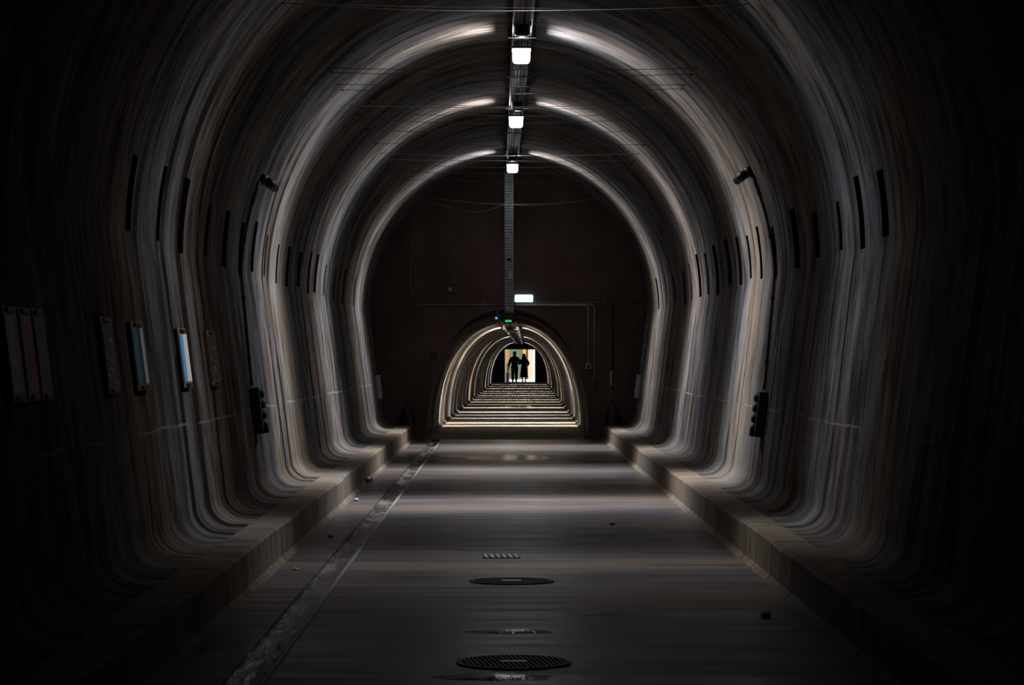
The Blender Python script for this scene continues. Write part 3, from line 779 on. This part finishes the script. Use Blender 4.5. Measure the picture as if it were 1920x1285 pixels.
def panel(y0, y1, z0, z1, kind, label, group):
    xm, zm, n = wall_at((z0 + z1) / 2, -1)
    t = thing('painted_panel', label, 'panel', (xm, (y0 + y1) / 2, zm), 0, group)
    tilt = math.atan2(n[1], abs(n[0])); rot = Matrix.Rotation(tilt, 3, 'Y'); nx = Vector((-n[0], 0, -n[1])); up = rot @ Vector((0, 0, 1))
    w, h = y1 - y0, z1 - z0
    mb = MB(); mb.box(nx * .015, (.03, w, h), rot, .004); mb.build('board', wood, t)
    c = nx * .033; hw, hh = w / 2 - .012, h / 2 - .045
    V = [c + Vector((0, -hw, 0)) - up * hh, c + Vector((0, hw, 0)) - up * hh, c + Vector((0, hw, 0)) + up * hh, c + Vector((0, -hw, 0)) + up * hh]
    B = [v - nx * .004 for v in V]
    mb = MB(); mb.add(V + B, [[0, 1, 2, 3], [7, 6, 5, 4], [0, 4, 5, 1], [1, 5, 6, 2], [2, 6, 7, 3], [3, 7, 4, 0]], False, [[(0, 0), (1, 0), (1, 1), (0, 1)]] * 6)
    mb.build('picture', pm[kind], t)
    for s_ in (-1, 1):
        mb = MB(); mb.box(nx * .036 + up * s_ * (h / 2 - .02), (.012, w * .5, .022), rot, .003); mb.build('clamp', M['darkmetal'], t)
GP = 'painted panels on the left wall'
panel(10.60, 10.88, 1.35, 1.80, 'blue_white', 'panel painted sky blue and white with brown ends on left wall', GP)
panel(11.64, 11.96, 1.34, 1.80, 'dark_specks', 'black panel with pale specks, farthest one along the left wall', GP)
panel(9.27, 9.60, 1.36, 1.82, 'teal_white', 'teal and black panel with one white stripe on left wall', GP)
panel(8.58, 8.83, 1.36, 1.83, 'dark_pale', 'almost black panel with pale marks left of the teal panel', GP)
panel(7.34, 7.53, 1.36, 1.84, 'navy_brown', 'navy and brown panel, right one of the three adjoining panels', GP)
panel(7.13, 7.32, 1.36, 1.84, 'red', 'panel with broad deep red stripe amid the three adjoining panels', GP)
panel(6.91, 7.11, 1.36, 1.84, 'blue_orange', 'pale blue and orange panel at the left picture edge', GP)

# ------------------------------------------------------------------ wires strung across the vault
WZ = EYE + 2.80
def wire(y, z, sag, label, dy=0.0, r=.003, kink=None):
    xa, za, _ = wall_at(z, -1, .012); xb, zb, _ = wall_at(z, 1, .012); z = za
    pts = []
    for k in range(25):
        u = k / 24; x = xa + (xb - xa) * u
        s_ = -sag * 4 * u * (1 - u)
        if kink: s_ += kink * max(0, 1 - abs(u - .5) / .5)
        pts.append((x, y + dy * (u - .5), z + s_ + .004 * math.sin(9 * u + y * 3)))
    t = thing('wire', label, 'wire', (0, 0, 0), 0, 'wires across the vault')
    mb = MB(); mb.tube(pts, r, 6); mb.build('strand', M['wire'], t)
    for (x, s_, yy) in ((xa, 1, y - dy / 2), (xb, -1, y + dy / 2)):
        mb = MB(); mb.tube([(x - s_ * .004, yy, z), (x + s_ * .03, yy, z - .003), (x + s_ * .033, yy, z - .016), (x + s_ * .022, yy, z - .02)], .005, 6); mb.build('hook', M['darkmetal'], t)
wires = [(11.15, .06, .0, 'topmost thin wire in the picture, crossing above the nearest bright lamp'),
         (11.3, .0, .3, 'thin slanting wire crossing just under the topmost wire'),
         (13.8, .02, .0, 'wire crossing in front of the bright band, first below the nearest lamp'),
         (14.05, .03, .1, 'faint wire right behind the first one below the nearest lamp'),
         (14.65, .02, .0, 'wire hooked beside the nearest bright arch, second group below the nearest lamp'),
         (14.9, .05, -.1, 'dark wire just under the second group below the nearest lamp'),
         (16.2, .08, .0, 'bright wire crossing just above the middle lamp'),
         (15.95, .02, .15, 'faint wire touching the top of the middle lamp glow'),
         (16.45, .02, .0, 'taut bright wire crossing right at the top of the middle lamp'),
         (16.8, .05, -.1, 'thin wire passing right behind the middle lamp'),
         (17.6, .04, .0, 'first wire below the middle lamp'),
         (18.8, .02, .1, 'wire with a hooked right end midway between middle and farthest lamps'),
         (19.65, .04, .0, 'wire crossing just above the farthest lamp'),
         (20.3, .02, .12, 'bright wire crossing in front of the farthest lamp'),
         (20.75, .05, -.1, 'thin wire crossing the lower edge of the farthest lamp'),
         (21.6, .03, .0, 'first wire below the farthest lamp'),
         (22.6, .03, .1, 'faint lowest straight wire before the end wall')]
for (y, sag, dy, lab) in wires:
    wire(y, WZ + {16.2: .12, 11.15: -.03, 11.3: -.03}.get(y, 0), sag, lab, dy)
# two slack wires tied together before the end wall
t = thing('wire', 'slack pale wire dipping left of the tray before the end wall', 'wire', (0, 0, 0), 0, 'wires across the vault')
mb = MB(); xa, za, _ = wall_at(4.44, -1); zt = EYE + 2.62
mb.tube([(xa, 25.4, 4.44), (-1.0, 25.4, 4.245), (-.72, 25.4, 4.17), (-.36, 25.4, 4.16), (-.05, 25.4, 4.27), (.08, 25.4, 4.29), (.5, 25.4, 4.27), (1.0, 25.4, 4.30)], .0035, 6); mb.build('strand', M['wire'], t)
t = thing('wire', 'upper slack wire before the end wall, tied to the dipping one', 'wire', (0, 0, 0), 0, 'wires across the vault')
mb = MB(); xb, zb, _ = wall_at(4.44, 1)
mb.tube([(xa, 25.3, 4.44), (-.95, 25.3, 4.355), (-.4, 25.3, 4.30), (.08, 25.3, 4.285), (.7, 25.3, 4.29), (1.3, 25.3, 4.33), (xb, 25.3, 4.44)], .0035, 6); mb.build('strand', M['wire'], t)

# ------------------------------------------------------------------ floor drains, puddles, rubble
def grate(x, y, w, d, label):
    t = thing('floor_drain', label, 'drain', (x, y, 0), 0, 'drain grates along the floor')
    mb = MB(); n = 40
    def el(k, s_): a = 2 * PI * k / n; return (w / 2 * s_ * math.cos(a), d / 2 * s_ * math.sin(a))
    V = []; F = []
    for (s_, z) in ((1.0, .001), (.99, .009), (.90, .009), (.90, .001)):
        for k in range(n): p = el(k, s_); V.append((p[0], p[1], z))
    for i in range(3):
        for k in range(n): F.append([i * n + k, i * n + (k + 1) % n, (i + 1) * n + (k + 1) % n, (i + 1) * n + k])
    mb.add(V, F); mb.build('rim', M['darkmetal'], t)
    mb = MB(); V = [(*el(k, .92), .002) for k in range(n)]; mb.add(V, [list(range(n))]); mb.build('sump', M['black'], t)
    mb = MB(); q = int(w / .026)
    for k in range(1, q):
        x_ = -w / 2 + w * k / q; h = d / 2 * math.sqrt(max(0, 1 - (2 * x_ / w) ** 2)) * .9
        if h > .01: mb.box((x_, 0, .006), (.011, 2 * h, .008), Matrix.Rotation(R(14), 3, 'Z'))
    mb.build('bars', M['darkmetal'], t)
    mb = MB(); mb.box((0, 0, .008), (.14, .035, .008), bev=.003); mb.build('handle_bar', M['metal'], t)
grate(.055, 10.05, .60, .30, 'larger slotted oval drain grate in mid floor, the farther one')
grate(.05, 7.40, .60, .34, 'dark oval drain grate closest to the camera')
t = thing('floor_drain', 'narrow drain strip with bright bars beyond the oval grates', 'drain', (-.02, 11.25, 0), 0, 'drain grates along the floor')
mb = MB(); mb.box((0, 0, .003), (.30, .14, .006), bev=.002); mb.build('frame', M['darkmetal'], t)
mb = MB()
for k in range(6): mb.box((-.12 + .048 * k, 0, .008), (.024, .10, .008), Matrix.Rotation(R(20), 3, 'Z') @ Matrix.Rotation(R(14), 3, 'X'), .002)
mb.build('bars', M['metal'], t)
def puddle(x, y, w, d, label, seed, hgt=.013):
    mb = MB(); V = [(0, 0, .001 + hgt)]; F = []; n = 48; rings = 10
    for i in range(1, rings + 1):
        for k in range(n):
            a = 2 * PI * k / n; r = i / rings * (1 + .28 * noise.noise(Vector((math.cos(a) * 1.6 + seed, math.sin(a) * 1.6, seed))))
            V.append((w / 2 * r * math.cos(a), d / 2 * r * math.sin(a), .001 + hgt * max(0.0, 1 - (i / rings) ** 2)))
    for k in range(n): F.append([0, 1 + k, 1 + (k + 1) % n])
    for i in range(rings - 1):
        for k in range(n): F.append([1 + i * n + k, 1 + (i + 1) * n + k, 1 + (i + 1) * n + (k + 1) % n, 1 + i * n + (k + 1) % n])
    mb.add(V, F, True); o = mb.build('puddle', M['water']); o.location = (x, y, 0)
    return tag(o, label, 'puddle', 'puddles on the tunnel floor')
puddle(.04, 8.24, .50, .13, 'thin glinting puddle between the two oval drain grates', 1.0)
puddle(-.05, 7.08, .62, .16, 'glinting puddle at the lower picture edge before the nearest grate', 2.3)
puddle(.40, 44.4, .95, 2.2, 'bright wet patch in the middle of the narrow passage floor', 6.3, .004)
puddle(.08, 22.2, 1.5, 1.1, 'pale shining wet patch on the floor near the end wall', 4.1, .006)
o = thing('drain_pipe', 'small pipe stub at the foot of the left ledge', 'pipe', (HC - LEDGE_X + .05, 17.7, .05))
mb = MB(); mb.lathe([(.035, -.08), (.035, .05), (.025, .05), (.025, -.05)], n=16, axis='x'); mb.build('pipe', M['metal'], o)
random.seed(11)
spots = [(-1.62, 15.6, .03, 'reddish stone chip by the left ledge foot'), (-.17, 20.6, .02, 'small dark stone alone on the mid floor'),
         (-1.52, 12.5, .028, 'pale stone chip between gutter and left ledge'), (1.02, 13.4, .03, 'pale flake on the right half of the floor'),
         (1.60, 8.7, .035, 'small shiny pebble by the right ledge foot'), (-1.55, 10.6, .02, 'tiny stone chip nearest the camera beside the gutter')]
for (x, y, r, lab) in spots:
    bm = bmesh.new(); bmesh.ops.create_icosphere(bm, subdivisions=2, radius=r)
    for v in bm.verts: v.co *= 1 + .35 * noise.noise(v.co * 40 + Vector((x, y, 0))); v.co.z *= .6
    me = bpy.data.meshes.new('stone'); bm.to_mesh(me); bm.free(); me.materials.append(M['stone'])
    o = bpy.data.objects.new('stone', me); o.location = (x, y, r * .5); col.objects.link(o); tag(o, lab, 'stone', 'loose stones on the floor')

# ------------------------------------------------------------------ the couple at the far doorway
M['skin'] = plain('skin', (.35, .20, .14), .55)
M['coat'] = plain('black_coat', (.006, .006, .008), .85, spec=.15)
M['trousers'] = plain('dark_trousers', (.008, .009, .012), .85, spec=.15)
M['hair'] = plain('dark_hair', (.01, .007, .006), .6)
M['shoe'] = plain('dark_shoe', (.012, .014, .02), .5)
def skin_mesh(name, chains, mat, parent=None, root=0, sub=1):
    """chains: lists of (x,y,z,r); a chain may start with an int = index of an existing joint"""
    V = []; E_ = []; rad = []
    for ch in chains:
        prev = None
        for p in ch:
            if isinstance(p, int): prev = p; continue
            V.append(p[:3]); rad.append(p[3] if len(p) == 4 else (p[3], p[4]))
            if prev is not None: E_.append((prev, len(V) - 1))
            prev = len(V) - 1
    me = bpy.data.meshes.new(name); me.from_pydata(V, E_, []); o = bpy.data.objects.new(name, me); col.objects.link(o)
    md = o.modifiers.new('skin', 'SKIN'); md.use_smooth_shade = True
    for k, sv in enumerate(me.skin_vertices[0].data):
        r = rad[k]; sv.radius = (r, r) if isinstance(r, float) else r; sv.use_root = (k == root)
    s_ = o.modifiers.new('sub', 'SUBSURF'); s_.levels = sub; s_.render_levels = sub
    dg = bpy.context.evaluated_depsgraph_get(); dg.update(); ev = o.evaluated_get(dg)
    me2 = bpy.data.meshes.new_from_object(ev); bpy.data.objects.remove(o)
    me2.name = name; me2.materials.clear(); me2.materials.append(mat)
    for p in me2.polygons: p.use_smooth = True
    o = bpy.data.objects.new(name, me2); col.objects.link(o)
    if parent: o.parent = parent
    return o
def hand(wx, wy, wz, dirv, side):
    """palm and five fingers hanging from the wrist joint along dirv"""
    d = Vector(dirv).normalized(); lat = Vector((0, 1, 0)); lat = (lat - d * lat.dot(d)).normalized()
    w = Vector((wx, wy, wz)); pc = w + d * .055
    out = [[(pc.x, pc.y, pc.z, .028)]]; fingers = []
    for k, (o_, L) in enumerate(((-.030, .072), (-.010, .082), (.010, .078), (.028, .06))):
        b = w + d * .09 + lat * o_; m1 = b + d * L * .5; e = b + d * L + Vector((-side * .018, 0, 0))
        fingers.append([b, m1, e])
    tb = w + d * .035 + lat * .035; fingers.append([tb, tb + d * .03 + lat * .02, tb + d * .06 + lat * .018])
    return pc, fingers
def figure(name, label, loc, H, parts):
    return None
PM = Vector((.62, 83.15, 0)); PW = Vector((1.17, 83.2, 0))
# man, walking away, right arm linked with the woman
H = 1.82
man = skin_mesh('person', [
    [(0, 0, .98, .145, ) if False else (0, 0, .98, .14), (0, 0, 1.14, .135), (0, .0, 1.32, .155), (0, .0, 1.47, .10), (0, .01, 1.545, .068), (0, .02, 1.61, .095), (0, .02, 1.71, .112), (0, .015, 1.775, .08)],
    [0, (-.095, 0, .92, .092), (-.105, .06, .50, .062), (-.11, -.08, .10, .042), (-.11, .0, .04, .038), (-.115, .13, .03, .032)],
    [0, (.095, 0, .92, .092), (.10, .02, .50, .062), (.095, -.02, .10, .042), (.095, .04, .04, .038), (.10, .17, .03, .032)],
    [3, (-.19, 0, 1.44, .068), (-.27, -.02, 1.17, .047), (-.325, .03, .93, .034), (-.335, .045, .85, .034), (-.337, .055, .76, .016)],
    [3, (.19, 0, 1.44, .068), (.285, -.03, 1.17, .047), (.20, .17, 1.08, .034), (.15, .23, 1.10, .034), (.10, .27, 1.11, .016)]], M['skin'])
man.location = PM; tag(man, 'taller person in dark clothes walking arm in arm through the doorway', 'person')
skin_mesh('jacket', [
    [(0, 0, .84, .20), (0, 0, 1.0, .205), (0, 0, 1.16, .205), (0, 0, 1.31, .205), (0, 0, 1.43, .125), (0, .01, 1.53, .085)],
    [3, (-.20, 0, 1.385, .105), (-.295, -.02, 1.17, .088), (-.335, .025, .95, .066)],
    [3, (.20, 0, 1.385, .105), (.31, -.03, 1.17, .088), (.22, .16, 1.085, .066)]], M['coat'], man)
skin_mesh('trousers', [[(0, 0, .98, .18), (-.095, 0, .88, .135), (-.105, .06, .50, .102), (-.11, -.075, .11, .085)], [0, (.095, 0, .88, .135), (.10, .02, .50, .102), (.095, -.02, .11, .085)]], M['trousers'], man)
for (x, y) in ((-.11, 0), (.095, .04)):
    mb = MB(); mb.box((x - .003, y + .055, .045), (.10, .28, .085), bev=.03); mb.build('shoe', M['shoe'], man)
mb = MB(); mb.lathe([(.100, -.05), (.108, .03), (.092, .085), (.05, .118), (0, .128)], (0, .0, 1.70), 20); mb.build('hair', M['hair'], man)
def add_fingers(parent, w, d, side, nm='hand'):
    d = Vector(d).normalized(); lat = Vector((0, 1, 0)); lat = (lat - d * lat.dot(d)).normalized(); w = Vector(w)
    chains = [[(*w, .026), (*(w + d * .045), .036), (*(w + d * .085), .034)]]
    for (o_, L) in ((-.030, .072), (-.010, .082), (.011, .078), (.030, .06)):
        b = w + d * .10 + lat * o_; m1 = b + d * L * .5; e = b + d * L * .95 + Vector((-side * .015, 0, 0))
        chains.append([2, (*b, .0095), (*m1, .009), (*e, .0075)])
    tb = w + d * .05 + lat * .042; chains.append([1, (*tb, .011), (*(tb + d * .03 + lat * .014), .010), (*(tb + d * .058 + lat * .012), .008)])
    return skin_mesh(nm, chains, M['skin'], parent, 0, 1)
add_fingers(man, (-.332, .04, .88), (-.05, .1, -1), -1)
# woman in a long coat, left arm linked, right elbow out
wom = skin_mesh('person', [
    [(0, 0, .90, .13), (0, 0, 1.05, .112), (0, 0, 1.22, .135), (0, 0, 1.355, .085), (0, .01, 1.42, .056), (0, .02, 1.48, .085), (0, .02, 1.565, .10), (0, .015, 1.63, .072)],
    [0, (-.085, 0, .84, .085), (-.09, -.02, .46, .056), (-.09, -.05, .10, .036), (-.09, .0, .04, .034), (-.092, .11, .03, .028)],
    [0, (.085, 0, .84, .085), (.085, .05, .46, .056), (.08, .03, .10, .036), (.08, .07, .04, .034), (.083, .18, .03, .028)],
    [3, (-.16, 0, 1.325, .055), (-.225, -.02, 1.10, .04), (-.27, .18, 1.06, .03), (-.28, .25, 1.07, .03), (-.29, .30, 1.075, .015)],
    [3, (.16, 0, 1.325, .055), (.262, -.04, 1.10, .04), (.20, .13, .98, .03), (.16, .18, .965, .03), (.11, .20, .96, .015)]], M['skin'])
wom.location = PW; tag(wom, 'shorter person in a long dark coat, right one of the couple', 'person')
mb = MB(); n = 28; prof = [(.24, .30), (.235, .34), (.205, .60), (.175, .86), (.150, 1.03), (.165, 1.15), (.180, 1.27), (.150, 1.345), (.085, 1.39), (.058, 1.42)]
V = []; F = []
for (r, h) in prof:
    for k in range(n):
        a = 2 * PI * k / n; fl = 1 + (.05 * math.sin(6 * a) if h < .9 else 0)
        V.append((r * fl * math.cos(a), r * fl * .72 * math.sin(a), h))
for i in range(len(prof) - 1):
    for k in range(n): F.append([i * n + k, i * n + (k + 1) % n, (i + 1) * n + (k + 1) % n, (i + 1) * n + k])
mb.add(V, F, True); mb.build('coat', M['coat'], wom)
skin_mesh('coat_sleeve', [[(-.11, 0, 1.31, .085), (-.16, 0, 1.28, .098), (-.232, -.02, 1.10, .078), (-.265, .16, 1.065, .06)]], M['coat'], wom)
skin_mesh('coat_sleeve', [[(.11, 0, 1.31, .085), (.16, 0, 1.28, .098), (.275, -.04, 1.10, .080), (.205, .12, .985, .062)]], M['coat'], wom)
mb = MB(); V = []; F = []
for (r, h, yo) in ((.15, 1.30, -.05), (.145, 1.36, -.04), (.12, 1.45, -.01), (.108, 1.54, .0), (.10, 1.60, .01), (.075, 1.655, .015), (.03, 1.685, .015)):
    for k in range(n):
        a = 2 * PI * k / n; V.append((r * math.cos(a), yo + r * .82 * math.sin(a), h))
for i in range(6):
    for k in range(n): F.append([i * n + k, i * n + (k + 1) % n, (i + 1) * n + (k + 1) % n, (i + 1) * n + k])
F.append([6 * n + k for k in range(n)]); mb.add(V, F, True); mb.build('hair', M['hair'], wom)
for (x, y) in ((-.09, 0), (.08, .07)):
    mb = MB(); mb.box((x, y + .05, .04), (.085, .24, .078), bev=.028); mb.build('shoe', M['shoe'], wom)
add_fingers(wom, (.17, .17, .968), (-.8, .35, -.05), 1)
